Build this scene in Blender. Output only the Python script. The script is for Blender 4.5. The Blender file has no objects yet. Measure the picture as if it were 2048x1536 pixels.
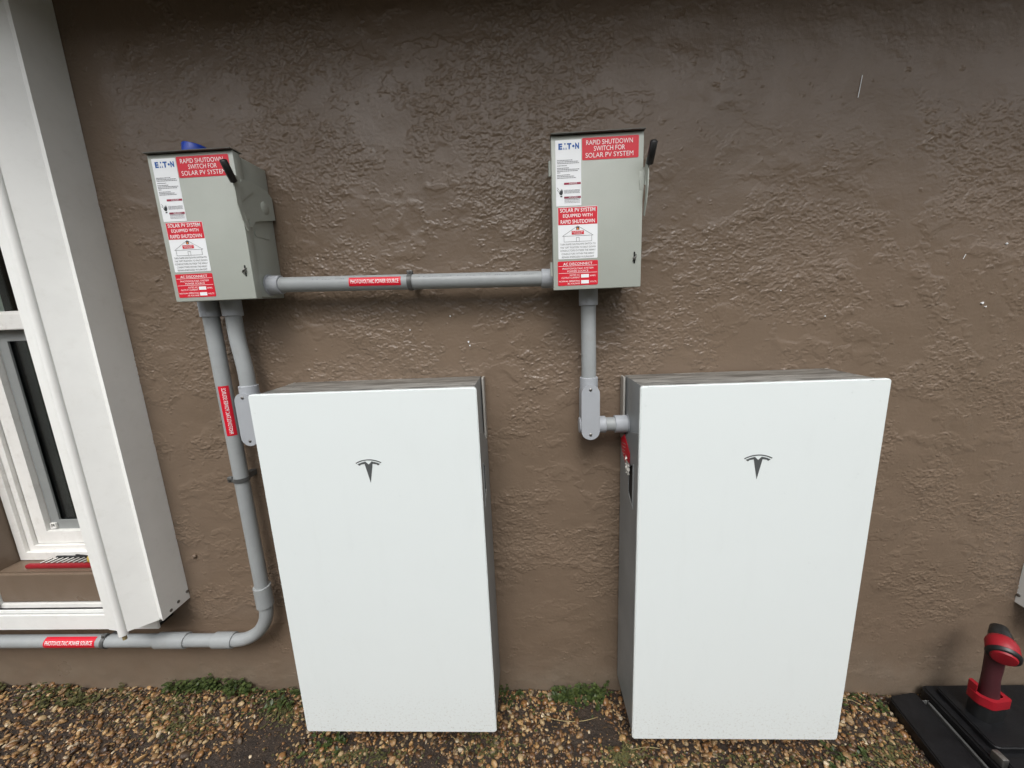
import bpy, bmesh, math, random
import numpy as np
from mathutils import Vector, Matrix
from mathutils.geometry import tessellate_polygon
R = math.radians
random.seed(7); rng = np.random.default_rng(7)
scene = bpy.context.scene
C = scene.collection

# ------------------------------------------------------------------ camera
CAM = Vector((0.74157, -1.15900, 1.29472)); FPX = 755.465
AX = Matrix(((0.99860533, -0.03341789, -0.04087352),
             (0.03374891, -0.19130594, 0.98095007),
             (-0.04060062, -0.98096141, -0.18991132)))   # columns: right, down, forward
cam = bpy.data.objects.new('camera', bpy.data.cameras.new('camera')); C.objects.link(cam)
rt, dn, fw = AX.col[0], AX.col[1], AX.col[2]
m = Matrix((rt, -dn, -fw)).transposed().to_4x4(); m.translation = CAM
cam.matrix_world = m
cam.data.sensor_width = 36.0; cam.data.lens = FPX * 36.0 / 2048.0
cam.data.clip_start = 0.02; cam.data.clip_end = 300
scene.camera = cam
scene.render.resolution_x = 1024; scene.render.resolution_y = 768

def at(u, v, y=None, z=None, x=None):
    """pixel of the 2048x1536 photograph -> the point on a known plane of the place"""
    d = AX @ Vector(((u - 1024) / FPX, (v - 768) / FPX, 1.0))
    if y is not None: t = (y - CAM.y) / d.y
    elif z is not None: t = (z - CAM.z) / d.z
    else: t = (x - CAM.x) / d.x
    return CAM + d * t

# ------------------------------------------------------------------ sky, sun, exposure
SUN_EL, SUN_AZ = R(53), R(3)         # overcast: a broad soft sun, high in front of the wall
w = bpy.data.worlds.new('World'); scene.world = w; w.use_nodes = True
nt = w.node_tree; bg = nt.nodes['Background']
sky = nt.nodes.new('ShaderNodeTexSky'); sky.sky_type = 'NISHITA'; sky.sun_disc = False
sky.sun_elevation = SUN_EL; sky.sun_rotation = R(180) + SUN_AZ
sky.air_density = 1.0; sky.dust_density = 4.0; sky.ozone_density = 1.0
hsv = nt.nodes.new('ShaderNodeHueSaturation'); hsv.inputs['Saturation'].default_value = 0.20
nt.links.new(sky.outputs[0], hsv.inputs['Color']); nt.links.new(hsv.outputs[0], bg.inputs['Color'])
bg.inputs['Strength'].default_value = 0.15
sl = bpy.data.lights.new('sun', 'SUN'); sl.energy = 0.8; sl.angle = R(26); sl.color = (1.0, 0.985, 0.96)
sun = bpy.data.objects.new('sun', sl); C.objects.link(sun)
sd = Vector((-math.sin(SUN_AZ) * math.cos(SUN_EL), -math.cos(SUN_AZ) * math.cos(SUN_EL), math.sin(SUN_EL)))
sun.rotation_euler = sd.to_track_quat('Z', 'Y').to_euler()
scene.view_settings.view_transform = 'Standard'; scene.view_settings.look = 'None'
scene.view_settings.gamma = 1.0; scene.view_settings.use_curve_mapping = False
scene.view_settings.exposure = 0.70
scene.render.engine = 'CYCLES'

# ------------------------------------------------------------------ materials
def lin(r, g, b):
    f = lambda c: ((c / 255 + 0.055) / 1.055) ** 2.4 if c > 10 else c / 255 / 12.92
    return (f(r), f(g), f(b), 1)
class NT:
    def __init__(s, name):
        s.m = bpy.data.materials.new(name); s.m.use_nodes = True
        s.t = s.m.node_tree; s.b = s.t.nodes['Principled BSDF']
        s.tc = s.t.nodes.new('ShaderNodeTexCoord').outputs['Object']
    def n(s, kind, **kw):
        o = s.t.nodes.new(kind)
        for k, v in kw.items():
            if k.startswith('_'): setattr(o, k[1:], v)
            else: s.put(o.inputs[k.replace('__', ' ')], v)
        return o
    def put(s, sock, v):
        if isinstance(v, bpy.types.NodeSocket): s.t.links.new(v, sock)
        else: sock.default_value = v
    def noise(s, scale, detail=3, rough=.5, vec=None, dist=0.0):
        o = s.n('ShaderNodeTexNoise', Scale=scale, Detail=detail, Roughness=rough, Distortion=dist)
        s.put(o.inputs['Vector'], vec if vec is not None else s.tc); return o.outputs['Fac']
    def scalev(s, sx, sy, sz, vec=None):
        o = s.n('ShaderNodeMapping'); s.put(o.inputs['Vector'], vec if vec is not None else s.tc)
        o.inputs['Scale'].default_value = (sx, sy, sz); return o.outputs[0]
    def step(s, v, a, b, lo=0.0, hi=1.0):
        o = s.n('ShaderNodeMapRange', Value=v); o.interpolation_type = 'SMOOTHSTEP'
        for k, x in zip(('From Min', 'From Max', 'To Min', 'To Max'), (a, b, lo, hi)): o.inputs[k].default_value = x
        return o.outputs[0]
    def math(s, op, a, b=None, c=None):
        o = s.t.nodes.new('ShaderNodeMath'); o.operation = op
        for i, v in enumerate((a, b, c)):
            if v is not None: s.put(o.inputs[i], v)
        return o.outputs[0]
    def mix(s, f, a, b):
        o = s.t.nodes.new('ShaderNodeMix'); o.data_type = 'RGBA'
        s.put(o.inputs[0], f); s.put(o.inputs[6], a); s.put(o.inputs[7], b); return o.outputs[2]
    def bump(s, h, dist, strength=1.0, normal=None):
        o = s.n('ShaderNodeBump', Height=h, Distance=dist, Strength=strength)
        if normal is not None: s.put(o.inputs['Normal'], normal)
        return o.outputs[0]
    def set(s, **kw):
        for k, v in kw.items(): s.put(s.b.inputs[k.replace('__', ' ')], v)
        return s.m

def painted(name, col, rough=.4, var=.06, spec=.5, metal=0.0, bump=.0002, bscale=900, dirt=0.0, dirtcol=None, rv=.07):
    k = NT(name)
    f = k.noise(9, 5, .6)
    c2 = tuple(x * (1 - var * 2) for x in col[:3]) + (1,)
    base = k.mix(k.step(f, .35, .7), col, c2)
    if dirt:
        f2 = k.step(k.noise(26, 6, .72), .5, .75, 0, dirt)
        base = k.mix(f2, base, dirtcol or lin(90, 85, 75))
    r = k.step(k.noise(40, 4, .6), .3, .7, max(rough - rv, 0.02), rough + rv)
    k.set(Base__Color=base, Roughness=r, Metallic=metal, Specular__IOR__Level=spec)
    if bump: k.set(Normal=k.bump(k.noise(bscale, 2, .5), bump))
    return k.m

M = {}
# --- brown satin paint of the stucco (its relief is real geometry, see stucco_height)
k = NT('stucco')
hz = k.n('ShaderNodeSeparateXYZ'); k.put(hz.inputs[0], k.tc)
nb = k.bump(k.noise(4, 3, .5), .016)
nb = k.bump(k.noise(14, 3, .5), .0018, .8, nb)
nb = k.bump(k.noise(300, 3, .6), .0004, .9, nb)
col = k.mix(k.step(k.noise(1.6, 5, .6), .25, .78), lin(117, 101, 86), lin(111, 96, 81))
dirtm = k.math('MULTIPLY', k.step(hz.outputs['Z'], -.04, .14, .75, 0), k.step(k.noise(7, 5, .7), .2, .8))
col = k.mix(dirtm, col, lin(122, 111, 98))
streak = k.step(k.noise(3, 4, .6, k.scalev(6, 1, .35)), .45, .9, 0, .25)
col = k.mix(streak, col, lin(96, 85, 73))
k.set(Base__Color=col, Roughness=k.step(k.noise(5, 4, .6), .35, .65, .27, .37), Specular__IOR__Level=.38, Normal=nb)
M['stucco'] = k.m
M['white'] = painted('white_aluminium', lin(236, 237, 234), .38, .02, .5, bump=.0001, dirt=.10, dirtcol=lin(170, 165, 150))
M['white_vinyl'] = painted('white_vinyl', lin(236, 235, 231), .45, .03, bump=.0001, dirt=.25, dirtcol=lin(165, 158, 145))
M['soffit'] = painted('soffit', lin(90, 78, 68), .7, .05)
M['roof'] = painted('roof_shingle', lin(85, 80, 76), .85, .15, bump=.003, bscale=60)
M['box'] = painted('grey_enamel', lin(171, 176, 168), .42, .025, .5, bump=.0003, bscale=500)
M['lid'] = painted('shaded_lid', lin(92, 92, 86), .6, .1)  # darker than the box: shade of the lid's underside put into its colour
M['pvc'] = painted('grey_conduit', lin(152, 156, 157), .42, .05, .4, bump=.0001, dirt=.22, dirtcol=lin(128, 124, 112))
M['pvc_body'] = painted('grey_fitting', lin(164, 168, 173), .5, .03, .4, bump=.0004, bscale=700)
M['steel'] = painted('steel', lin(150, 148, 144), .35, .2, metal=.9, dirt=.4, dirtcol=lin(70, 62, 55))
M['strap'] = painted('grey_strap', lin(104, 105, 104), .45, .15, metal=.3, dirt=.4, dirtcol=lin(60, 60, 60))
M['black'] = painted('black_plastic', lin(30, 31, 32), .38, .2, .5)
M['black_case'] = painted('case_plastic', lin(17, 18, 21), .45, .2, .4, bump=.0006, bscale=600, dirt=.3, dirtcol=lin(38, 38, 40))
M['maroon'] = painted('dark_maroon_rubber', lin(66, 26, 32), .55, .1)
M['gap'] = painted('dark_gasket_and_shade', lin(18, 18, 18), .8, .1)  # gasket black, also used to paint shade in grooves and recesses
M['red_plastic'] = painted('red_plastic', lin(150, 24, 36), .45, .1, .4)
M['blue'] = painted('blue_tape', lin(38, 72, 175), .35, .05)
M['yellow'] = painted('yellow_plastic', lin(190, 160, 40), .4, .1)
M['film'] = painted('torn_film', lin(215, 213, 206), .25, .05)
M['red'] = painted('red_sticker', lin(206, 20, 44), .38, .02, bump=0)
M['white_print'] = painted('white_print', lin(240, 240, 240), .45, .01, bump=0)
M['sticker_white'] = painted('white_sticker', lin(235, 238, 240), .42, .02, bump=0)
M['ink'] = painted('black_ink', lin(40, 42, 46), .5, .01, bump=0)
M['ink_grey'] = painted('grey_ink', lin(118, 118, 124), .5, .01, bump=0)
M['ink_blue'] = painted('blue_ink', lin(4, 84, 160), .5, .01, bump=0)
M['ink_red'] = painted('maroon_ink', lin(150, 30, 62), .5, .01, bump=0)
M['ink_orange'] = painted('orange_ink', lin(235, 140, 40), .5, .01, bump=0)
M['emblem'] = painted('emblem_grey', lin(84, 87, 88), .35, .04, metal=.0)
k = NT('white_cover')
hz = k.n('ShaderNodeSeparateXYZ'); k.put(hz.inputs[0], k.tc)
splash = k.math('MULTIPLY', k.step(hz.outputs['Z'], .0, .22, .55, 0), k.step(k.noise(130, 4, .7), .52, .74))
runs = k.step(k.noise(5, 5, .65, k.scalev(3, 1, .5)), .5, .8, 0, .10)
base = k.mix(runs, lin(222, 229, 229), lin(196, 202, 200)); base = k.mix(splash, base, lin(150, 140, 124))
k.set(Base__Color=base, Roughness=.27, Specular__IOR__Level=.5, Normal=k.bump(k.noise(2.2, 2, .5), .004, .6, k.bump(k.noise(420, 2, .5), .0001)))
M['cover'] = k.m
M['flange'] = painted('bracket_metal', lin(176, 174, 168), .4, .05, metal=.2)
# grey cabinet metal, wet and weather stained on top
k = NT('cabinet_metal')
ns = k.n('ShaderNodeNewGeometry'); sp = k.n('ShaderNodeSeparateXYZ'); k.put(sp.inputs[0], ns.outputs['Normal'])
up = k.step(sp.outputs['Z'], .5, .9)
st = k.step(k.noise(9, 6, .7, k.scalev(.5, 3.2, 1), 1.5), .38, .62)
base = k.mix(k.step(k.noise(5, 5, .6), .3, .7), lin(152, 156, 157), lin(136, 140, 141))
wet = k.mix(st, lin(100, 101, 99), lin(172, 172, 168))
k.set(Base__Color=k.mix(up, base, wet), Roughness=k.math('SUBTRACT', .48, k.math('MULTIPLY', up, .2)), Metallic=.25,
      Normal=k.bump(k.noise(500, 2, .5), .0002))
M['cabinet'] = k.m
k = NT('water'); k.set(Base__Color=(1, 1, 1, 1), Roughness=.02, IOR=1.33, Transmission__Weight=1.0); M['water'] = k.m
k = NT('window_glass'); k.set(Base__Color=(.85, .95, .92, 1), Roughness=.01, IOR=1.45, Transmission__Weight=1.0); M['glass'] = k.m
M['screen'] = painted('window_screen_frame', lin(140, 143, 142), .5, .04)
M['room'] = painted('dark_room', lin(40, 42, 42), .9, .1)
M['curtain'] = painted('curtain_fabric', lin(120, 124, 122), .9, .1)
M['neighbour'] = painted('neighbour_paint', lin(190, 180, 165), .8, .04)
# soil / ground
k = NT('soil')
g = k.noise(30, 6, .7); col = k.mix(k.step(g, .35, .7), lin(40, 32, 26), lin(64, 52, 42))
col = k.mix(k.step(k.noise(180, 3, .6), .55, .75, 0, .6), col, lin(110, 92, 74))
k.set(Base__Color=col, Roughness=k.step(k.noise(12, 3), .4, .6, .55, .85), Normal=k.bump(k.noise(140, 5, .7), .006)); M['soil'] = k.m
k = NT('grass_ground')
col = k.mix(k.step(k.noise(25, 5, .7), .35, .7), lin(62, 70, 40), lin(92, 88, 60))
k.set(Base__Color=col, Roughness=.9, Normal=k.bump(k.noise(90, 5, .7), .02)); M['lawn'] = k.m
# pebbles
k = NT('pebble')
ri = k.n('ShaderNodeNewGeometry').outputs['Random Per Island']
cr = k.n('ShaderNodeValToRGB'); k.put(cr.inputs[0], ri); e = cr.color_ramp.elements
cols = [(0, (50, 36, 26)), (.14, (98, 68, 42)), (.3, (140, 102, 62)), (.46, (72, 52, 38)), (.6, (176, 140, 92)), (.74, (112, 82, 52)), (.84, (178, 154, 114)), (.93, (60, 46, 34)), (1, (208, 190, 160))]
e[0].position, e[0].color = 0, lin(*cols[0][1]); e[1].position, e[1].color = 1, lin(*cols[-1][1])
for p, c_ in cols[1:-1]: q = e.new(p); q.color = lin(*c_)
col = k.mix(k.step(k.noise(160, 5, .7), .45, .75, 0, .5), cr.outputs[0], lin(70, 50, 36))
k.set(Base__Color=col, Roughness=k.step(ri, 0, 1, .28, .55), Specular__IOR__Level=.55, Normal=k.bump(k.noise(400, 3, .6), .0006)); M['pebble'] = k.m
k = NT('leaf')
ri = k.n('ShaderNodeNewGeometry').outputs['Random Per Island']
col = k.mix(ri, lin(40, 54, 27), lin(76, 88, 44))
k.set(Base__Color=col, Roughness=.45, Subsurface__Weight=0.0); k.put(k.b.inputs['Transmission Weight'], 0.0); M['leaf'] = k.m
k = NT('dull_leaf')
ri = k.n('ShaderNodeNewGeometry').outputs['Random Per Island']
col = k.mix(ri, lin(58, 60, 32), lin(98, 94, 54)); k.set(Base__Color=col, Roughness=.6); M['dull_leaf'] = k.m
k = NT('litter')
ri = k.n('ShaderNodeNewGeometry').outputs['Random Per Island']
k.set(Base__Color=k.mix(ri, lin(46, 34, 24), lin(140, 112, 72)), Roughness=.6); M['litter'] = k.m
M['straw'] = painted('dry_straw', lin(150, 135, 95), .6, .1)

# ------------------------------------------------------------------ mesh helpers
def obj(name, bm, mat, parent=None, smooth=None, loc=None):
    me = bpy.data.meshes.new(name)
    bmesh.ops.recalc_face_normals(bm, faces=bm.faces[:]) if len(bm.faces) < 60000 else None
    bm.to_mesh(me); bm.free()
    me.materials.append(M[mat] if isinstance(mat, str) else mat)
    o = bpy.data.objects.new(name, me); C.objects.link(o)
    if parent is not None: o.parent = parent
    if loc is not None: o.location = loc
    if smooth is not None:
        me.shade_smooth() if smooth >= 180 else me.shade_smooth()
        if smooth < 180:
            me.set_sharp_from_angle(angle=R(smooth))
    return o
def thing(name, label, cat, loc=(0, 0, 0), group=None, rot=(0, 0, 0)):
    o = bpy.data.objects.new(name, None); C.objects.link(o); o.location = loc; o.rotation_euler = rot
    o.empty_display_size = .05
    return tag(o, label, cat, group)
def tag(o, label, cat, group=None, kind=None):
    if label: o['label'] = label
    if cat: o['category'] = cat
    if group: o['group'] = group
    if kind: o['kind'] = kind
    return o
def dup(root, loc, label, rot=None):
    def cp(o, par):
        c = o.copy(); C.objects.link(c); c.parent = par
        for ch in o.children: cp(ch, c)
        return c
    r = cp(root, None); r.location = loc; r['label'] = label
    if rot: r.rotation_euler = rot
    return r
def box(bm, x0, x1, y0, y1, z0, z1, bev=0.0, seg=2):
    r = bmesh.ops.create_cube(bm, size=1.0)
    vs = r['verts']
    for v in vs:
        v.co = Vector((x0 + (v.co.x + .5) * (x1 - x0), y0 + (v.co.y + .5) * (y1 - y0), z0 + (v.co.z + .5) * (z1 - z0)))
    if bev:
        es = list({e for v in vs for e in v.link_edges})
        bmesh.ops.bevel(bm, geom=es, offset=bev, segments=seg, affect='EDGES', profile=.5)
    return bm
def BOX(*a, **k): return box(bmesh.new(), *a, **k)
def prism(bm, outer, t0, t1, axis='y', holes=()):
    """outline (a,b) pairs extruded along an axis: y -> (x,z); x -> (y,z); z -> (x,y)"""
    mp = {'y': lambda a, b, t: (a, t, b), 'x': lambda a, b, t: (t, a, b), 'z': lambda a, b, t: (a, b, t)}[axis]
    loops = [list(outer)] + [list(h) for h in holes]
    tris = tessellate_polygon([[Vector((a, b, 0)) for a, b in l] for l in loops])
    flat = [p for l in loops for p in l]
    A = [bm.verts.new(mp(a, b, t0)) for a, b in flat]; B = [bm.verts.new(mp(a, b, t1)) for a, b in flat]
    for t in tris:
        try: bm.faces.new([A[i] for i in t]); bm.faces.new([B[i] for i in reversed(t)])
        except ValueError: pass
    s = 0
    for l in loops:
        n = len(l)
        for i in range(n):
            j = (i + 1) % n
            bm.faces.new((A[s + i], A[s + j], B[s + j], B[s + i]))
        s += n
    return bm
def PR(*a, **k): return prism(bmesh.new(), *a, **k)
def rrect(x0, x1, z0, z1, r, n=6):
    p = []
    for cx, cz, a0 in ((x1 - r, z1 - r, 0), (x0 + r, z1 - r, 90), (x0 + r, z0 + r, 180), (x1 - r, z0 + r, 270)):
        for i in range(n + 1):
            a = R(a0 + 90 * i / n); p.append((cx + r * math.cos(a), cz + r * math.sin(a)))
    return p
def circ(cx, cz, r, n=24): return [(cx + r * math.cos(2 * math.pi * i / n), cz + r * math.sin(2 * math.pi * i / n)) for i in range(n)]
def tube(bm, pts, rad, n=28, cap=True):
    """swept tube along points; rad a number or list"""
    pts = [Vector(p) for p in pts]; rads = rad if isinstance(rad, (list, tuple)) else [rad] * len(pts)
    rings = []; prev = None
    for i, p in enumerate(pts):
        t = ((pts[min(i + 1, len(pts) - 1)] - pts[i]).normalized() + (pts[i] - pts[max(i - 1, 0)]).normalized())
        if t.length < 1e-6: t = pts[-1] - pts[0]
        t.normalize()
        if prev is None:
            a = Vector((0, 1, 0)) if abs(t.y) < .9 else Vector((1, 0, 0))
        else: a = prev
        a = (a - t * a.dot(t)).normalized(); prev = a; b = t.cross(a)
        rings.append([bm.verts.new(p + (a * math.cos(2 * math.pi * j / n) + b * math.sin(2 * math.pi * j / n)) * rads[i]) for j in range(n)])
    for r0, r1 in zip(rings, rings[1:]):
        for j in range(n): bm.faces.new((r0[j], r0[(j + 1) % n], r1[(j + 1) % n], r1[j]))
    if cap: bm.faces.new(rings[0]); bm.faces.new(list(reversed(rings[-1])))
    return bm
def TU(*a, **k): return tube(bmesh.new(), *a, **k)
def sleeve(bm, p, q, r, lip=.0012, n=32):
    """a socket or coupling: a short tube with eased rims"""
    p, q = Vector(p), Vector(q); d = (q - p).normalized()
    return tube(bm, [p, p, p + d * lip, q - d * lip, q, q], [r - .0035, r - lip, r, r, r - lip, r - .0035], n)
def screw_bm(x, y, z, r=.004, axis=(0, -1, 0)):
    bm = bmesh.new(); a = Vector(axis); p = Vector((x, y, z))
    return tube(bm, [p, p + a * .0015, p + a * .0028], [r, r, r * .55], 14)

_txt = {}
def text_bm(s, x, z, y, height=None, width=None, align='L', bold=0.0, spacing=1.0, line=1.0, fit=None):
    """flat lettering facing -y; x,z = left/centre/right and vertical centre; width squeezes it"""
    cu = bpy.data.curves.new('t', 'FONT'); cu.body = s; cu.size = 1; cu.offset = bold; cu.space_character = spacing
    cu.space_line = line; cu.align_x = {'L': 'LEFT', 'C': 'CENTER', 'R': 'RIGHT'}[align]; cu.resolution_u = 3
    o = bpy.data.objects.new('t', cu); C.objects.link(o)
    dg = bpy.context.evaluated_depsgraph_get(); me = bpy.data.meshes.new_from_object(o.evaluated_get(dg))
    bpy.data.objects.remove(o); bpy.data.curves.remove(cu)
    bm = bmesh.new(); bm.from_mesh(me); bpy.data.meshes.remove(me)
    xs = [v.co.x for v in bm.verts]; ys = [v.co.y for v in bm.verts]
    x0, x1, y0, y1 = min(xs), max(xs), min(ys), max(ys)
    sz = height / (y1 - y0); sx = (width / (x1 - x0)) if width else sz
    ref = {'L': x0, 'C': (x0 + x1) / 2, 'R': x1}[align]
    for v in bm.verts: v.co = Vector((x + (v.co.x - ref) * sx, y, z + (v.co.y - (y0 + y1) / 2) * sz))
    return bm
def join(*bms):
    out = bmesh.new()
    for b in bms:
        me = bpy.data.meshes.new('j'); b.to_mesh(me); b.free(); out.from_mesh(me); bpy.data.meshes.remove(me)
    return out
def flat(bm, x0, x1, z0, z1, y):
    vs = [bm.verts.new(p) for p in ((x0, y, z0), (x1, y, z0), (x1, y, z1), (x0, y, z1))]; bm.faces.new(vs); return bm
def line2(bm, p, q, wd, y):
    (a, b), (c, d) = p, q; L = math.hypot(c - a, d - b); nx, nz = -(d - b) / L * wd / 2, (c - a) / L * wd / 2
    vs = [bm.verts.new(t) for t in ((a + nx, y, b + nz), (a - nx, y, b - nz), (c - nx, y, d - nz), (c + nx, y, d + nz))]; bm.faces.new(vs); return bm

# ================================================================== the house
HZ = 2.25                                    # soffit height
house = thing('house', 'brown stucco house wall with a recessed white window under a deep eave', 'house')
OX0, OX1, OZ0, OZ1 = -1.215, -.60, .435, 2.12    # window opening
bm = bmesh.new()
prism(bm, [(-5, -.5), (6, -.5), (6, HZ + .1), (-5, HZ + .1)], 0, .2, 'y', holes=[[(OX0, OZ0), (OX0, OZ1), (OX1, OZ1), (OX1, OZ0)]])
wall = obj('wall', bm, 'stucco', house)
def stucco_height(x0,x1,z0,z1,d,seed=5):
    nx,nz=int(round((x1-x0)/d))+1,int(round((z1-z0)/d))+1
    r=np.random.default_rng(seed)
    fx=np.fft.fftfreq(nx,d)[None,:]; fz=np.fft.fftfreq(nz,d)[:,None]
    def field(lo,hi,slope,ax=1.0):
        f=np.sqrt((fx*ax)**2+fz**2)+1e-9
        a=f**(-slope)/(1+(lo/f)**6)/(1+(f/hi)**6)
        w=np.fft.fft2(r.standard_normal((nz,nx)))*a; v=np.fft.ifft2(w).real
        return (v-v.mean())/v.std()
    def ss(v,a,b):
        t=np.clip((v-a)/(b-a),0,1);return t*t*(3-2*t)
    X=np.linspace(x0,x1,nx)[None,:];Z=np.linspace(z0,z1,nz)[:,None]
    A=field(16,210,1.3,1.5); B=field(4,150,1.7,1.5); Rg=field(1.2,9,1.6,1.3); F=field(120,200,0.,1.); G=field(40,130,.6,1.3);Rg2=field(3,30,1.4,1.3)
    side=ss(Z,1.45,1.95)*ss(np.abs(X-.52),.3,.95)
    low=1-ss(Z,.08,.45)
    rg=Rg+.45*Rg2-1.7*side-1.7*low+.10
    dens=ss(rg,-.9,.7)            # 0 smooth .. 1 busy
    t=2.5-2.15*dens
    P=ss(A,t,t+.20)
    Bp=(ss(B,.1,.2)+ss(B,.9,1.0))*ss(Rg2,-1.2,.2)
    h=1.4e-3*P + 1.1e-3*Bp*(1-.6*low)*(1-.75*side) + .00030*G*(.25+.75*dens)+.00004*F
    return X,Z,h,dens

X_, Z_, h_, _d = stucco_height(-.545, 2.62, -.15, 2.245, .0020)
ed = np.minimum(np.minimum(X_ + .545, 2.62 - X_), np.minimum(Z_ + .15, 2.245 - Z_)); h_ = h_ * np.clip(ed / .02, 0, 1)
nz_, nx_ = h_.shape
co = np.empty((nz_, nx_, 3), np.float32); co[..., 0] = X_; co[..., 1] = -.0006 - h_; co[..., 2] = Z_
ii = (np.arange(nz_ - 1)[:, None] * nx_ + np.arange(nx_ - 1)[None]).reshape(-1, 1)
F_ = (ii + np.array([[0, 1, nx_ + 1, nx_]])).astype(np.int32)
me = bpy.data.meshes.new('stucco_skin'); me.vertices.add(nz_ * nx_); me.vertices.foreach_set('co', co.reshape(-1))
me.loops.add(F_.size); me.loops.foreach_set('vertex_index', F_.reshape(-1))
me.polygons.add(len(F_)); me.polygons.foreach_set('loop_start', np.arange(0, F_.size, 4, dtype=np.int32)); me.update(calc_edges=True); me.shade_smooth()
me.materials.append(M['stucco']); sk = bpy.data.objects.new('stucco_skin', me); C.objects.link(sk); sk.parent = house
obj('stucco_band', BOX(OX0 - .0, OX1 + .05, -.012, -.001, .318, OZ0 - .002, bev=.004), 'stucco', house)
obj('plaster_knob', TU([at(389, 1112, y=.001), at(389, 1112, y=-.006), at(389, 1112, y=-.009)], [.008, .007, .003], n=12), 'stucco', house, smooth=60)
# chipped paint specks
bm = bmesh.new()
for u, v, s in ((1650, 632, .0034), (1966, 606, .0045), (1972, 613, .003), (2015, 487, .003), (1562, 581, .0022), (937, 684, .0045), (940, 691, .003), (900, 632, .0028), (820, 660, .0022)):
    p = at(u, v, y=-.004); n = 7; pr = [(p.x + s * random.uniform(.4, 1) * math.cos(6.28 * i / n), p.z + s * random.uniform(.4, 1) * math.sin(6.28 * i / n)) for i in range(n)]
    prism(bm, pr, -.0005, -.0042)
p, q = at(1725, 150, y=-.003), at(1716, 195, y=-.003); line2(bm, (p.x, p.z), (q.x, q.z), .0018, -.0032)
p, q = at(1932, 508, y=-.003), at(1926, 518, y=-.003); line2(bm, (p.x, p.z), (q.x, q.z), .0018, -.0032)
obj('chipped_spot', bm, 'sticker_white', house)['kind'] = 'stuff'
obj('soffit', BOX(-5, 6, -.44, -.002, HZ, HZ + .03), 'soffit', house)
obj('fascia', BOX(-5, 6, -.48, -.442, HZ - .03, HZ + .16, bev=.004), 'white', house)
obj('roof', PR([(-.66, HZ + .165), (.2, HZ + .50), (3.2, HZ + 1.7), (3.2, HZ + 1.62), (.2, HZ + .42), (-.66, HZ + .10)][::-1], -5, 6, 'x'), 'roof', house)
# window
win = bpy.data.objects.new('window', None); C.objects.link(win); win.parent = house
Y0, Y1 = .075, .13
def ring(x0, x1, z0, z1, w_, y0, y1, bev=.003):
    bm = bmesh.new()
    prism(bm, rrect(x0, x1, z0, z1, .0015, 2), y0, y1, 'y', holes=[rrect(x0 + w_, x1 - w_, z0 + w_, z1 - w_, .003, 2)[::-1]]); return bm
obj('frame', ring(OX0 + .006, OX1 - .006, OZ0 + .004, OZ1 - .006, .05, Y0, Y1), 'white_vinyl', win)
obj('frame_flange', ring(OX0 + .004, OX1 - .004, OZ0 + .003, OZ1 - .004, .030, Y0 - .012, Y0 - .001), 'white_vinyl', win)
SX0, SX1 = OX0 + .06, OX1 - .06
obj('lower_sash', ring(SX0 - .001, SX1 + .001, OZ0 + .058, 1.352, .048, Y0 + .012, Y1 - .006), 'white_vinyl', win)
obj('upper_sash', ring(SX0 - .001, SX1 + .001, 1.33, OZ1 - .058, .035, Y1 - .004, Y1 + .03), 'white_vinyl', win)
obj('meeting_rail', BOX(SX0, SX1, Y0 - .001, Y1 - .008, 1.300, 1.356, bev=.004), 'white_vinyl', win)
obj('screen_frame', ring(SX0 + .049, SX1 - .049, OZ0 + .107, 1.298, .036, Y0 + .030, Y0 + .036), 'screen', win)
sx, sz = SX0 + .052, OZ0 + .112
obj('screen_latch', ring(sx, sx + .022, sz, sz + .022, .0035, Y0 + .022, Y0 + .029), 'white_vinyl', win)
obj('pane', BOX(SX0 + .04, SX1 - .04, Y0 + .040, Y0 + .044, OZ0 + .10, 1.31), 'glass', win)
obj('pane', BOX(SX0 + .03, SX1 - .03, Y1 + .01, Y1 + .014, 1.36, OZ1 - .09), 'glass', win)
bm = bmesh.new()
n = 40
for i in range(n):
    x0 = SX0 + .02 + i * (SX1 - SX0 - .04) / n * .38; x1 = x0 + (SX1 - SX0 - .04) / n * .38
    a, b = .012 * math.sin(i * 1.3), .012 * math.sin((i + 1) * 1.3)
    vs = [bm.verts.new(p) for p in ((x0, .215 + a, .47), (x1, .215 + b, .47), (x1, .215 + b, 2.1), (x0, .215 + a, 2.1))]; bm.faces.new(vs)
obj('curtain', bm, 'curtain', win, smooth=180)
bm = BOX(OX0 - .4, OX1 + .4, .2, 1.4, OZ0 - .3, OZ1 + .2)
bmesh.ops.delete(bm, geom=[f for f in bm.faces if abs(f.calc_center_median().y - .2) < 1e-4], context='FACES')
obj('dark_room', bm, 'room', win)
obj('jamb_rail', BOX(OX0 - .055, OX0 - .004, -.032, -.002, .31, 2.27, bev=.003), 'white', house)

# neighbouring house across the side yard (unseen, added behind the camera to limit low sky light)
nb_ = thing('unseen_neighbour_house', 'unseen pale house added behind the viewer to limit low sky light', 'house')
obj('wall', BOX(-7, 9, -4.6, -4.4, -.5, 2.7), 'neighbour', nb_)
obj('roof', PR([(-4.1, 2.7), (-4.1, 2.78), (-7.0, 3.9), (-7.0, 3.8)], -7, 9, 'x'), 'roof', nb_)

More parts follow.
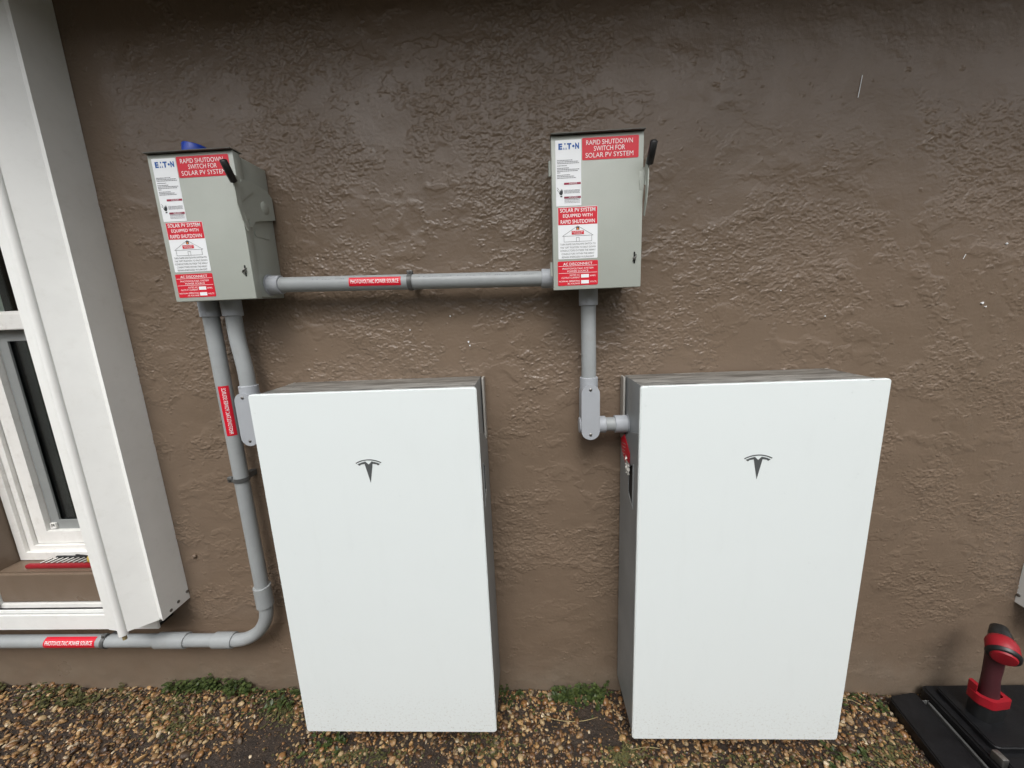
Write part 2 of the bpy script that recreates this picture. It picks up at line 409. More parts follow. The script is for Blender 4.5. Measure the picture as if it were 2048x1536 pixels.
# ================================================================== ground
GZ = -.088
def gz(x, y):
    return GZ + .020 * max(-x, 0) * .9 - .012 * max(x - .9, 0) + .006 * math.sin(x * 9 + y * 5) + .005 * math.sin(x * 21 - y * 17) + (-.02 * min(1, -y / 1.0) if y < 0 else 0)
nx, ny = 220, 60
xs = np.linspace(-2.6, 3.6, nx); ys = np.linspace(.03, -1.6, ny)
bm = bmesh.new(); g_ = [[bm.verts.new((x, y, gz(x, y))) for x in xs] for y in ys]
for j in range(ny - 1):
    for i in range(nx - 1): bm.faces.new((g_[j][i], g_[j][i + 1], g_[j + 1][i + 1], g_[j + 1][i]))
tag(obj('ground', bm, 'soil', smooth=180), 'dark damp soil strip along the foot of the wall', 'ground', kind='structure')
bm = bmesh.new(); vs = [bm.verts.new(p) for p in ((-60, -60, -.16), (60, -60, -.16), (60, 60, -.16), (-60, 60, -.16))]; bm.faces.new(vs)
tag(obj('lawn', bm, 'lawn'), 'rough side yard ground beyond the planting strip', 'ground', kind='structure')

def P3(u, v): p = at(u, v, z=GZ); return p.x, p.y
bare = [(P3(520, 1500), .10), (P3(450, 1530), .07), (P3(1180, 1440), .05), (P3(1215, 1465), .045), (P3(1100, 1450), .025), (P3(860, 1530), .05)]
# base pebble shapes
def ico():
    b = bmesh.new(); bmesh.ops.create_icosphere(b, subdivisions=2, radius=1.0)
    v = np.array([x.co[:] for x in b.verts]); f = np.array([[q.index for q in y.verts] for y in b.faces]); b.free(); return v, f
IV, IF = ico()
def pebbles(pos, size):
    n = len(pos); V = np.empty((n, len(IV), 3), np.float32)
    for i in range(n):
        sc = size[i] * np.array([rng.uniform(.85, 1.3), rng.uniform(.65, 1.05), rng.uniform(.35, .7)])
        v = IV.copy(); d = rng.normal(size=(3, 3)); 
        for k_ in range(3): v = v * (1 + .13 * np.sin(v @ (d[k_] * 1.6) + rng.uniform(0, 6))[:, None])
        # facet: flatten against a random plane
        pn = rng.normal(size=3); pn /= np.linalg.norm(pn); dd = v @ pn; v = v - np.outer(np.maximum(dd - .7, 0), pn)
        v = v * sc
        a, b_, c_ = rng.uniform(0, 6.28), rng.normal(0, .45), rng.normal(0, .45)
        ca, sa, cb, sb, cc, s_ = math.cos(a), math.sin(a), math.cos(b_), math.sin(b_), math.cos(c_), math.sin(c_)
        Rm = np.array([[ca, -sa, 0], [sa, ca, 0], [0, 0, 1]]) @ np.array([[1, 0, 0], [0, cb, -sb], [0, sb, cb]]) @ np.array([[cc, 0, s_], [0, 1, 0], [-s_, 0, cc]])
        V[i] = v @ Rm.T + pos[i]
    F = (IF[None] + (np.arange(n) * len(IV))[:, None, None]).reshape(-1, 3)
    me = bpy.data.meshes.new('gravel'); me.vertices.add(n * len(IV)); me.vertices.foreach_set('co', V.reshape(-1))
    me.loops.add(F.size); me.loops.foreach_set('vertex_index', F.reshape(-1).astype(np.int32))
    me.polygons.add(len(F)); me.polygons.foreach_set('loop_start', np.arange(0, F.size, 3, dtype=np.int32))
    me.update(); me.validate(); me.shade_smooth(); return me
pos, sz_ = [], []
for i in range(34000):
    x = rng.uniform(-1.7, 2.5); y = -abs(rng.uniform(-.01, .75)) if i % 10 < 9 else -rng.uniform(.0, 1.3)
    s = float(np.clip(rng.lognormal(math.log(.0048), .40), .0022, .0125))
    skip = False
    for (bx_, by_), br in bare:
        if math.hypot(x - bx_, (y - by_)) < br * rng.uniform(.75, 1.15) and rng.random() < .93:
            skip = True
    if skip: continue
    dens = .5 + .5 * math.sin(x * 3.1 + 1.2 * math.sin(y * 9 + x)) * math.cos(y * 6 + x * 2.3)
    if rng.random() > .78 + .30 * dens: continue
    pos.append((x, y - .004, gz(x, y) + s * rng.uniform(-.15, .75))); sz_.append(s)
for u, v, s in ((1100, 1392, .013), (1194, 1412, .011), (470, 1402, .014), (440, 1404, .010), (130, 1390, .017), (85, 1378, .012), (1375, 1440, .01), (60, 1380, .012), (1040, 1440, .012), (1725, 1410, .010)):
    p = at(u, v, z=GZ + .006); pos.append((p.x, p.y, gz(p.x, p.y) + s * .5)); sz_.append(s)
gm = pebbles(np.array(pos), sz_); gm.materials.append(M['pebble'])
go = bpy.data.objects.new('gravel', gm); C.objects.link(go)
tag(go, 'brown and tan wet pebbles scattered over dark soil', 'gravel', kind='stuff')
# fine grit
pos, sz_ = [], []
for i in range(9000):
    x = rng.uniform(-1.6, 2.4); y = -rng.uniform(0, .6); s = rng.uniform(.0009, .0026); pos.append((x, y, gz(x, y) + s * .4)); sz_.append(s)
IV0, IF0 = IV, IF
b = bmesh.new(); bmesh.ops.create_icosphere(b, subdivisions=1, radius=1.0); IV = np.array([x.co[:] for x in b.verts]); IF = np.array([[q.index for q in y.verts] for y in b.faces]); b.free()
gm = pebbles(np.array(pos), sz_); gm.name = 'grit'; gm.materials.append(M['pebble'])
tag(bpy.data.objects.new('grit', gm), 'fine gravel crumbs between the pebbles', 'gravel', kind='stuff'); C.objects.link(bpy.data.objects['grit'])

# ------------------------------------------------------------------ weeds
def leaf(bm, p, yaw, tilt, L, W, fold=.25):
    M4 = Matrix.Translation(p) @ Matrix.Rotation(yaw, 4, 'Z') @ Matrix.Rotation(-tilt, 4, 'Y')
    pr = [(0, 0), (.3, .36), (.6, .48), (.88, .28), (1, 0)]
    mid = [bm.verts.new(M4 @ Vector((t * L, 0, -.12 * L * t * t))) for t, _ in pr]
    for s in (1, -1):
        side = [bm.verts.new(M4 @ Vector((t * L, s * w_ * W, fold * w_ * W - .12 * L * t * t))) for t, w_ in pr[1:-1]]
        q = [mid[0]] + side + [mid[-1]]
        bm.faces.new((mid[0], mid[1], side[0])); bm.faces.new((mid[1], mid[2], side[1], side[0])); bm.faces.new((mid[2], mid[3], side[2], side[1])); bm.faces.new((mid[3], mid[4], side[2]))
def weed(u, v, wpx, hgt, nleaf, label, mat='leaf', ls=.016, depth=.04):
    c = at(u, v, z=GZ); c.z = gz(c.x, c.y)
    rx = abs(at(u + wpx, v, z=GZ).x - c.x)
    t = thing('weed_clump', label, 'weeds', c, 'weed clumps along the foot of the wall')
    lb = bmesh.new(); sb = bmesh.new()
    ns = max(4, nleaf // 9)
    for s in range(ns):
        a = random.uniform(-1, 1); bx_ = a * rx; by_ = random.uniform(-depth, depth * .6)
        if c.y + by_ > -.008: by_ = -.008 - c.y
        hh = hgt * random.uniform(.45, 1) * (1 - .45 * a * a)
        top = Vector((bx_ + random.uniform(-.02, .02), min(by_ + random.uniform(-.015, .015), -.006 - c.y), hh))
        base = Vector((bx_, by_, -.004))
        tube(sb, [base, (base + top) / 2 + Vector((random.uniform(-.004, .004), 0, 0)), top], [.0011, .0009, .0005], 5)
        for j in range(nleaf // ns):
            f = random.uniform(.25, 1.05); p = base.lerp(top, f); yaw = random.uniform(0, 6.28)
            if c.y + p.y > -.02: yaw = random.uniform(math.pi * 1.05, math.pi * 1.95)
            leaf(lb, p, yaw, random.uniform(-.2, .75), ls * random.uniform(.6, 1.25), ls * random.uniform(.5, .8))
    obj('leaves', lb, mat, t, smooth=180)['kind'] = 'stuff'; obj('stems', sb, mat, t)['kind'] = 'stuff'
    return t
weed(435, 1378, 92, .06, 560, 'widest clump of small leafy weeds against the wall below the conduit bend')
weed(140, 1402, 60, .035, 200, 'dull green weed clump in the gravel below the red conduit sticker', 'dull_leaf', .015)
weed(565, 1400, 28, .035, 90, 'small weed tuft beside the lower left corner of the left battery cabinet')
weed(1155, 1398, 52, .048, 300, 'green weed clump at the wall between the two battery cabinets')
weed(1192, 1376, 22, .05, 60, 'tallest little weed against the wall, left of the right battery cabinet', ls=.014)
weed(1034, 1386, 14, .025, 36, 'tiny weed beside the right edge of the left battery cabinet', ls=.014)
weed(1004, 1372, 10, .05, 26, 'thin dark weed half hidden behind the left battery cabinet', ls=.013)
weed(268, 1366, 14, .035, 30, 'single pale sprig growing against the wall below the storm shutter', 'dull_leaf', .012)
weed(12, 1372, 26, .04, 70, 'weed tuft at the left edge of the picture against the wall', 'dull_leaf', .014)
weed(1735, 1398, 26, .018, 40, 'flat weed sprig between the right battery cabinet and the tool case', ls=.012)
weed(645, 1478, 40, .02, 110, 'low weed patch under the lower left corner of the left battery cabinet', ls=.013)
weed(1690, 1512, 46, .016, 130, 'low green weed patch under the lower right corner of the right battery cabinet', ls=.012)
lb = bmesh.new()
for i in range(2600):
    c_ = random.choice([(150, 1400, 110, 35), (330, 1420, 90, 40), (240, 1380, 120, 25), (360, 1460, 60, 30), (560, 1420, 40, 25), (980, 1480, 60, 50), (1250, 1515, 40, 20), (1500, 1520, 260, 16), (700, 1515, 120, 16), (1780, 1500, 60, 30)])
    u, v = random.gauss(c_[0], c_[2] * .55), random.gauss(c_[1], c_[3] * .6)
    p = at(u, max(v, 1378), z=GZ)
    if p.y > -.02: continue
    p.z = gz(p.x, p.y) + random.uniform(.002, .009)
    leaf(lb, p, random.uniform(0, 6.28), random.uniform(-.3, .4), random.uniform(.006, .013), random.uniform(.004, .008))
tag(obj('ground_cover', lb, 'dull_leaf', smooth=180), 'sparse moss and tiny leaves creeping between the pebbles', 'ground cover', kind='stuff')
lb = bmesh.new()
for i in range(900):
    x = random.uniform(-1.55, .02) if i % 4 else random.choice([random.uniform(.62, 1.0), random.uniform(1.62, 1.95)])
    y = -.015 - abs(random.gauss(0, .035)); dn_ = .5 + .5 * math.sin(x * 11 + 1.7 * math.sin(x * 5))
    if random.random() > dn_: continue
    leaf(lb, Vector((x, y, gz(x, y) + random.uniform(.003, .028) * (1 if y > -.04 else .4))), random.uniform(3.2, 6.2), random.uniform(-.1, .9), random.uniform(.008, .017), random.uniform(.004, .009))
tag(obj('low_weeds', lb, 'leaf', smooth=180), 'thin straggling weeds along the foot of the wall', 'weeds', kind='stuff')
lb = bmesh.new()
for i in range(1500):
    x, y = random.uniform(-1.6, 2.0), -random.uniform(.01, .6)
    leaf(lb, Vector((x, y, gz(x, y) + random.uniform(.005, .012))), random.uniform(0, 6.28), random.uniform(-.4, .4), random.uniform(.006, .020), random.uniform(.002, .008), -.3)
tag(obj('leaf_litter', lb, 'litter', smooth=180), 'brown dead leaf crumbs and bark bits strewn over the pebbles', 'leaf litter', kind='stuff')
def stem(pts, r, label):
    ps = [at(u, v, z=GZ + h_) for u, v, h_ in pts]
    # smooth it
    out = []
    for i in range(len(ps) - 1):
        p0, p1, p2, p3 = ps[max(i - 1, 0)], ps[i], ps[i + 1], ps[min(i + 2, len(ps) - 1)]
        for k_ in range(6):
            t = k_ / 6; out.append(.5 * ((2 * p1) + (p2 - p0) * t + (2 * p0 - 5 * p1 + 4 * p2 - p3) * t * t + (3 * p1 - p0 - 3 * p2 + p3) * t ** 3))
    out.append(ps[-1])
    tag(obj('dry_stem', TU(out, r, n=6), 'straw', smooth=180), label, 'stem', 'dry stems on the gravel')
stem([(1085, 1430, .012), (1105, 1438, .014), (1140, 1443, .014), (1170, 1441, .013), (1196, 1434, .01)], .0013, 'long pale dry stem arched over the pebbles between the battery cabinets')
stem([(1235, 1462, .01), (1250, 1485, .012), (1262, 1498, .012), (1290, 1494, .01), (1320, 1497, .01)], .0009, 'thin curly dry stem under the lower left corner of the right battery cabinet')
stem([(1682, 1396, .015), (1702, 1400, .02), (1718, 1408, .012)], .0012, 'short pale stem against the wall right of the right battery cabinet')
stem([(900, 1470, .01), (935, 1500, .012), (925, 1530, .01)], .0009, 'thin bent stem below the right part of the left battery cabinet')

# ================================================================== storm shutters
def seg_plate(bm, p, q, t, z0, z1, cut0=0.0, cut1=0.0):
    (a, b), (c, d) = p, q; L = math.hypot(c - a, d - b); nx_, ny_ = -(d - b) / L * t / 2, (c - a) / L * t / 2
    base = [(a + nx_, b + ny_, z0 + cut0), (a - nx_, b - ny_, z0 + cut0), (c - nx_, d - ny_, z0 + cut1), (c + nx_, d + ny_, z0 + cut1)]
    lo = [bm.verts.new(p_) for p_ in base]; hi = [bm.verts.new((x, y, z1)) for x, y, _ in base]
    bm.faces.new(lo[::-1]); bm.faces.new(hi)
    for i in range(4): bm.faces.new((lo[i], lo[(i + 1) % 4], hi[(i + 1) % 4], hi[i]))
    return bm
def shutter(x0, s, zb, label, right=False):
    t = thing('storm_shutter', label, 'shutter', (x0, 0, zb), 'folded accordion storm shutters')
    X = lambda x: s * (x)                     # x measured outward from the wall edge
    top = 2.277 - zb
    # wall flange (blade standing out from the wall), lip, angled blade, tube, end strip
    obj('side_flange', seg_plate(bmesh.new(), (X(0), -.002), (X(-.001), -.107), .0022, 0, top), 'white', t)
    obj('corner_lip', seg_plate(bmesh.new(), (X(.0015), -.1012), (X(.0150), -.1012), .0024, .004, top), 'white', t)
    obj('blade', seg_plate(bmesh.new(), (X(.018), -.099), (X(.082), -.146), .0022, -.003, top), 'white', t)
    obj('blade', seg_plate(bmesh.new(), (X(.108), -.146), (X(.150), -.140), .0022, -.001, top), 'white', t)
    obj('hinge_tube', TU([(X(.094), -.148, -.012), (X(.094), -.148, top)], .0125, n=24), 'white', t, smooth=40)
    obj('blade', seg_plate(bmesh.new(), (X(.150), -.137), (X(.060), -.060), .0022, .006, top), 'white', t)
    obj('blade', seg_plate(bmesh.new(), (X(.058), -.056), (X(.148), -.012), .0022, .006, top), 'white', t)
    obj('pivot_pin', TU([(X(.094), -.148, -.03), (X(.094), -.148, -.0125)], .006, n=14), 'straw', t, smooth=40)
    for y_, z_ in ((-.075, .012), (-.045, .020), (-.008, .03)):
        obj('screw', screw_bm(X(-.0012) , y_, z_, .0055, (-s, 0, 0)), 'steel', t)
    obj('bottom_bracket', BOX(min(X(.010), X(.05)), max(X(.010), X(.05)), -.096, -.064, -.006, .002, bev=.0005), 'white', t)
    return t
shutter(-.508, -1, .322, 'tall white folded storm shutter standing out of the wall beside the window')
shutter(2.345, 1, .272, 'white storm shutter corner at the right edge above the red tool', True)
# bottom track below the window
tr = thing('shutter_track', 'white double grooved shutter track fixed to the wall under the window', 'track', (0, 0, 0))
obj('face_rail', BOX(-1.9, -0.5850000000000001, -.060, -.052, .245, .304, bev=.0015), 'white', tr)
obj('rib', BOX(-1.9, -0.5860000000000001, -.036, -.031, .262, .304, bev=.001), 'white', tr)
obj('shaded_base_plate', BOX(-1.9, -0.5870000000000001, -.0515, -.001, .250, .260), 'gap', tr)  # groove floor coloured near black to stand in for shade
obj('groove_shade', BOX(-1.9, -.589, -.0308, -.0145, .2605, .296), 'gap', tr)  # added filler, its dark colour is the shade inside the rear groove
obj('groove_shade', BOX(-1.9, -.589, -.0517, -.0362, .2605, .292), 'screen', tr)  # added filler, mid grey for the lighter shade in the front groove
obj('back_rail', BOX(-1.9, -0.5880000000000001, -.014, -.0025, .2605, .312, bev=.001), 'white_vinyl', tr)

# ================================================================== tools on the window sill
ts = thing('wrench_rack', 'red rack holding a row of small steel wrenches on the window sill', 'tool rack', (-1.02, .03, OZ0))
obj('rail', BOX(-.105, .19, -.018, -.002, .001, .016, bev=.004), 'red_plastic', ts, smooth=40)
for i in range(9):
    x = -.055 + i * .021
    bm = bmesh.new(); tube(bm, [(x, -.006, .017), (x + .020, .016, .022)], .0036, 10)
    obj('wrench', bm, 'steel', ts, smooth=40)
obj('handle_bar', TU([(-.03, .025, .020), (.17, .022, .020)], .005, n=12), 'black', ts, smooth=50)
sdv = thing('screwdriver', 'yellow handled screwdriver lying behind the wrench rack', 'screwdriver', (-.905, .045, OZ0 + .026))
obj('grip', TU([(0, 0, 0), (.004, -.004, .0), (.028, -.022, 0), (.032, -.025, 0)], [.005, .009, .009, .005], n=14), 'yellow', sdv, smooth=50)
obj('shaft', TU([(-.001, .001, 0), (-.07, .012, 0)], .003, n=10), 'black', sdv, smooth=50)

# ================================================================== disconnect boxes
BW, BH, BY = .224, .364, -.140
def disconnect(loc, label):
    t = thing('disconnect_switch', label, 'switch box', loc, 'grey safety switch boxes on the wall')
    # body
    obj('enclosure', BOX(.008, BW - .010, -.122, -.002, .006, BH - .001, bev=.002), 'box', t, smooth=30)
    obj('side_seam', join(BOX(BW - .0100, BW - .0088, -.1215, -.098, .008, BH - .010)), 'box', t)
    # door: a shallow tray with folded lips
    d = bmesh.new()
    box(d, 0, BW, BY, BY + .024, 0, BH, bev=.0016)
    door = obj('door', d, 'box', t, smooth=30)
    obj('rain_lid', PR([(-.150, BH + .0012), (-.150, BH + .0032), (-.108, BH + .0040), (-.108, BH + .0020)], -.0012, BW + .0012, 'x'), 'lid', t)
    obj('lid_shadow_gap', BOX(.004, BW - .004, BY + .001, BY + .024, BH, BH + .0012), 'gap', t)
    for z in (.30, .055):
        obj('hinge', TU([(-.002, -.114, z - .018), (-.002, -.114, z + .018)], .004, n=12), 'box', t, smooth=50)
    # latch on the lower right
    l = bpy.data.objects.new('latch', None); C.objects.link(l); l.parent = t
    obj('slot', PR(rrect(BW - .0195, BW - .0155, .058, .087, .0015), BY - .0008, BY + .0002), 'gap', l)
    obj('bolt', TU([(BW - .0175, BY - .0005, .071), (BW - .0175, BY - .006, .071)], [.0042, .0032], n=14), 'steel', l, smooth=50)
    obj('hasp', TU([(BW - .0215, BY - .001, .064), (BW - .021, BY - .008, .070), (BW - .015, BY - .008, .076), (BW - .0135, BY - .001, .080)], .0012, n=8), 'steel', l, smooth=180)
    # switch mechanism on the right side
    sx_ = BW - .010
    prof = [(-.010, .286), (-.030, .300), (-.090, .306), (-.126, .300), (-.140, .276), (-.143, .25), (-.139, .225), (-.130, .205), (-.124, .186), (-.112, .186), (-.104, .196), (-.096, .204), (-.070, .212), (-.034, .220), (-.008, .226)]
    obj('mechanism_cover', PR(prof, sx_ + .0005, sx_ + .0115, 'x', holes=[rrect(-.1255, -.1175, .192, .206, .003, 3)[::-1]]), 'box', t, smooth=25)
    bmk = bmesh.new()
    tube(bmk, [(sx_ + .0116, -.048, .250), (sx_ + .0140, -.048, .250), (sx_ + .0152, -.048, .250)], [.017, .014, .006], 24)
    obj('dimple', bmk, 'box', t, smooth=50)
    obj('knockout', PR(rrect(-.092, -.03, .168, .184, .007), sx_ + .0003, sx_ + .0018, 'x'), 'box', t, smooth=25)
    h = bpy.data.objects.new('switch_handle', None); C.objects.link(h); h.parent = t
    hx = sx_ + .0145
    obj('lever', PR([(-.148, .302), (-.158, .300), (-.163, .275), (-.162, .235), (-.153, .2), (-.138, .172), (-.132, .176), (-.144, .215), (-.147, .25), (-.136, .285)], hx, hx + .0026, 'x'), 'box', h)
    obj('lever', PR([(-.136, .285), (-.147, .25), (-.149, .24), (-.12, .26), (-.09, .28), (-.10, .29)], hx - .0022, hx - .0004, 'x'), 'box', h)
    a_, b_ = Vector((hx + .003, -.162, .282)), Vector((hx + .004, -.190, .324))
    g = TU([a_, a_.lerp(b_, .03), a_.lerp(b_, .5), a_.lerp(b_, .95), b_], [.006, .0085, .0088, .0085, .0055], n=16)
    obj('grip', g, 'black', h, smooth=60)
    for z in (.022, BH - .03):
        obj('screw', screw_bm(BW - .0098, -.110, z, .0035, (1, 0, 0)), 'steel', t)
    # --- stickers (fronts at y)
    y0 = BY - .0006; y1 = y0 - .0004; y2 = y1 - .0003
    U = lambda f: f * BW; V = lambda f: BH * (1 - f)
    # maker's data label
    s = obj('data_label', PR(rrect(U(.045), U(.325), V(.44), V(.028), .001, 2), BY - .0001, y0), 'sticker_white', t)
    x0, x1 = U(.045), U(.325); W_ = x1 - x0; zt, zb_ = V(.028), V(.44); Hh = zt - zb_
    zc = zt - Hh * .095; hh = Hh * .092
    parts = [text_bm('E', x0 + W_ * .12, zc, y1, hh, W_ * .15, 'L', .05), text_bm('T', x0 + W_ * .455, zc, y1, hh, W_ * .17, 'L', .05), text_bm('N', x0 + W_ * .77, zc, y1, hh, W_ * .15, 'L', .05)]
    bm = join(*parts)
    ax = x0 + W_ * .375
    prism(bm, [(ax - .0022, zc + hh * .5), (ax + .0022, zc + hh * .5), (ax, zc + hh * .15)], y1 - .00005, y1)   # A: three small wedges
    prism(bm, [(ax - .0042, zc - hh * .5), (ax - .0012, zc - hh * .5), (ax - .0027, zc - hh * .1)], y1 - .00005, y1)
    prism(bm, [(ax + .0012, zc - hh * .5), (ax + .0042, zc - hh * .5), (ax + .0027, zc - hh * .1)], y1 - .00005, y1)
    prism(bm, circ(x0 + W_ * .70, zc, hh * .2, 16), y1 - .00005, y1)
    obj('logo_lettering', bm, 'ink_blue', s)
    bm = bmesh.new(); rr = random.Random(3)
    z = zt - Hh * .30
    for i, (a, wd) in enumerate(((.06, .62), (.06, .82), (.06, .86), (None, 0), (.06, .38), (None, 0), (.06, .48), (.06, .86), (.06, .80), (.06, .12), (None, 0), (.06, .5), (.06, .66), (.06, .74))):
        if a is not None:
            x = x0 + W_ * a
            while x < x0 + W_ * (a + wd) - .001:
                ww = rr.uniform(.0015, .0042); flat(bm, x, min(x + ww, x0 + W_ * (a + wd)), z - .0008, z + .0008, y1); x += ww + .0008
        z -= Hh * .0232 if a is not None else Hh * .012
    for z_ in (.755, .77, .785, .80, .86, .875, .895, .91, .93, .95):
        x = x0 + W_ * .33
        while x < x0 + W_ * .93:
            ww = rr.uniform(.0015, .0042); flat(bm, x, min(x + ww, x0 + W_ * .94), zt - Hh * z_ - .0005, zt - Hh * z_ + .0005, y1); x += ww + .0008
    obj('fine_print', bm, 'ink_grey', s)['kind'] = 'stuff'
    for word, za, zb2, wf in (('DANGER', .672, .64, .32), ('PELIGRO', .885, .853, .34)):
        bm = bmesh.new(); flat(bm, x0 + W_ * .32, x0 + W_ * .98, zt - Hh * za, zt - Hh * zb2, y1)
        obj('warning_band', bm, 'ink_red', s)
        obj('warning_lettering', text_bm(word, x0 + W_ * .68, zt - Hh * (za + zb2) / 2, y2, Hh * .022, W_ * wf, 'C'), 'white_print', s)
    bm = bmesh.new(); hx0, hz0 = x0 + W_ * .2, zt - Hh * .79       # shocked hand symbol
    prism(bm, [(hx0 - .004, hz0 + .007), (hx0 - .002, hz0 + .003), (hx0 + .001, hz0 + .009), (hx0 + .002, hz0 + .003), (hx0 + .004, hz0 + .008), (hx0 + .0045, hz0 - .001), (hx0 + .002, hz0 - .006), (hx0 - .003, hz0 - .005), (hx0 - .006, hz0 + .001), (hx0 - .003, hz0)][::-1], y1 - .0001, y1)
    flat(bm, hx0 - .002, hx0 + .003, hz0 - .0105, hz0 - .0075, y1)
    for p, q in (((-.010, .012), (-.006, .008)), ((-.006, .008), (-.009, .005)), ((-.009, .005), (-.004, .001))):
        line2(bm, (hx0 + p[0], hz0 + p[1]), (hx0 + q[0], hz0 + q[1]), .0008, y1)
    obj('hand_symbol', bm, 'ink', s)
    # big red header
    s = obj('red_header_sticker', PR(rrect(U(.335), U(.945), V(.158), V(.022), .003), BY - .0001, y0), 'red', t)
    cx = U(.64)
    obj('lettering', join(text_bm('RAPID SHUTDOWN', cx - U(.01), V(.052), y1, .0106, U(.50), 'C', -.004), text_bm('SWITCH FOR', cx - U(.01), V(.090), y1, .0106, U(.335), 'C', -.004), text_bm('SOLAR PV SYSTEM', cx - U(.01), V(.130), y1, .0106, U(.515), 'C', -.004)), 'white_print', s)
    # rapid shutdown sticker
    x0, x1 = U(.060), U(.505); cx = (x0 + x1) / 2; W_ = x1 - x0
    s = obj('shutdown_sticker', PR(rrect(x0, x1, V(.790), V(.447), .003), BY - .0001, y0), 'sticker_white', t)
    r_ = obj('red_panel', PR([(x0 + .0008, V(.563)), (x1 - .0008, V(.563)), (x1 - .0008, V(.450)), (x0 + .0008, V(.450))], y0 - .0001, y1), 'red', s)
    obj('lettering', join(*[text_bm(tx, cx, V(v_), y2 - .0001, .0092, W_ * f_, 'C', .008) for tx, v_, f_ in (('SOLAR PV SYSTEM', .469, .88), ('EQUIPPED WITH', .506, .74), ('RAPID SHUTDOWN', .543, .86))]), 'white_print', s)
    bm = join(*[text_bm(tx, cx, V(v_), y1, .0044, W_ * f_, 'C', -.004) for tx, v_, f_ in (('TURN RAPID SHUTDOWN SWITCH TO', .692, .90), ('THE "OFF" POSITION TO SHUT DOWN', .713, .90), ('CONDUCTORS OUTSIDE THE ARRAY', .734, .90), ('CONDUCTORS WITHIN THE ARRAY', .756, .84), ('REMAIN ENERGIZED IN SUNLIGHT', .777, .82))])
    obj('instruction_lettering', bm, 'ink', s)
    bm = bmesh.new(); L = .0007
    ex, rz, ez, bz = W_ * .39, V(.572), V(.637), V(.675)
    for p, q in (((cx - ex, ez), (cx, rz)), ((cx, rz), (cx + ex, ez)), ((cx - ex, ez), (cx + ex, ez)), ((cx - ex * .9, ez), (cx - ex * .9, bz)), ((cx + ex * .9, ez), (cx + ex * .9, bz)), ((cx - ex * .9, bz), (cx + ex * .9, bz)), ((cx - .0035, ez - .004), (cx - .0035, bz)), ((cx + .0035, ez - .004), (cx + .0035, bz)), ((cx - .0035, ez - .004), (cx + .0035, ez - .004))):
        line2(bm, p, q, L, y1)
    obj('house_diagram', bm, 'ink', s)
    bm = bmesh.new(); flat(bm, cx - .004, cx + .004, V(.598), V(.577), y1 - .0001); obj('hazard_square', bm, 'ink', s)
    bm = bmesh.new(); prism(bm, [(cx - .003, V(.596)), (cx + .003, V(.596)), (cx, V(.581))], y2 - .0001, y2); obj('hazard_triangle', bm, 'ink_orange', s)
    bm = bmesh.new(); flat(bm, cx - W_ * .155, cx + W_ * .155, V(.628), V(.604), y1 - .0001); obj('panel_block', bm, 'red', s)
    obj('panel_lettering', join(text_bm('SOLAR ELECTRIC', cx, V(.611), y2 - .0002, .0028, W_ * .28, 'C'), text_bm('PV PANELS', cx, V(.621), y2 - .0002, .0028, W_ * .2, 'C')), 'white_print', s)
    # AC disconnect sticker
    x0, x1 = U(.050), U(.510); cx = (x0 + x1) / 2; W_ = x1 - x0
    s = obj('ac_disconnect_sticker', PR(rrect(x0, x1, V(.972), V(.805), .003), BY - .0001, y0), 'red', t)
    bm = join(text_bm('AC DISCONNECT', cx, V(.824), y1, .0064, W_ * .72, 'C', .004), text_bm('PHOTOVOLTAIC SYSTEM', cx, V(.856), y1, .0045, W_ * .76, 'C', .0), text_bm('POWER SOURCE', cx, V(.874), y1, .0045, W_ * .52, 'C', .0),
              text_bm('RATED AC', x0 + W_ * .55, V(.901), y1, .0040, W_ * .25, 'R'), text_bm('OUTPUT CURRENT', x0 + W_ * .55, V(.918), y1, .0040, W_ * .46, 'R'), text_bm('AMPS', x0 + W_ * .80, V(.909), y1, .0040, W_ * .14, 'L'),
              text_bm('NOMINAL OPERATING', x0 + W_ * .55, V(.942), y1, .0040, W_ * .52, 'R'), text_bm('AC VOLTAGE', x0 + W_ * .55, V(.959), y1, .0040, W_ * .31, 'R'), text_bm('VOLTS', x0 + W_ * .80, V(.950), y1, .0040, W_ * .16, 'L'))
    for v_ in (.838, .886): flat(bm, x0 + W_ * .02, x1 - W_ * .02, V(v_) - .0004, V(v_) + .0004, y1)
    obj('lettering', bm, 'white_print', s)
    bm = bmesh.new()
    for v_ in (.909, .950): flat(bm, x0 + W_ * .58, x0 + W_ * .775, V(v_) - .0042, V(v_) + .0042, y1)
    obj('blank_field', bm, 'sticker_white', s)
    return t
LBX, LBZ, RBX, RBZ = -.2035, 1.3555, .8185, 1.3430
d1 = disconnect((LBX, 0, LBZ), 'left grey switch box with the two conduits below it and a blue roll on top')
d2 = dup(d1, (RBX, 0, RBZ), 'right grey switch box above the right battery cabinet, one conduit below')
# blue tape roll on the left box
tp = thing('tape_roll', 'blue roll of tape lying on top of the left switch box', 'tape', (LBX + .072, -.075, LBZ + BH + .0005))
bm = bmesh.new(); n = 40; rings_ = []
for r0, zz in ((.0265, .0), (.028, .002), (.028, .037), (.0265, .039), (.016, .039), (.016, .0)):
    rings_.append([bm.verts.new((r0 * math.cos(6.2832 * i / n), r0 * math.sin(6.2832 * i / n), zz)) for i in range(n)])
for a in range(6):
    for i in range(n): bm.faces.new((rings_[a][i], rings_[a][(i + 1) % n], rings_[(a + 1) % 6][(i + 1) % n], rings_[(a + 1) % 6][i]))
bmesh.ops.rotate(bm, verts=bm.verts, cent=(.026, 0, 0), matrix=Matrix.Rotation(R(9), 3, 'Y'))
obj('band', bm, 'blue', tp, smooth=40)

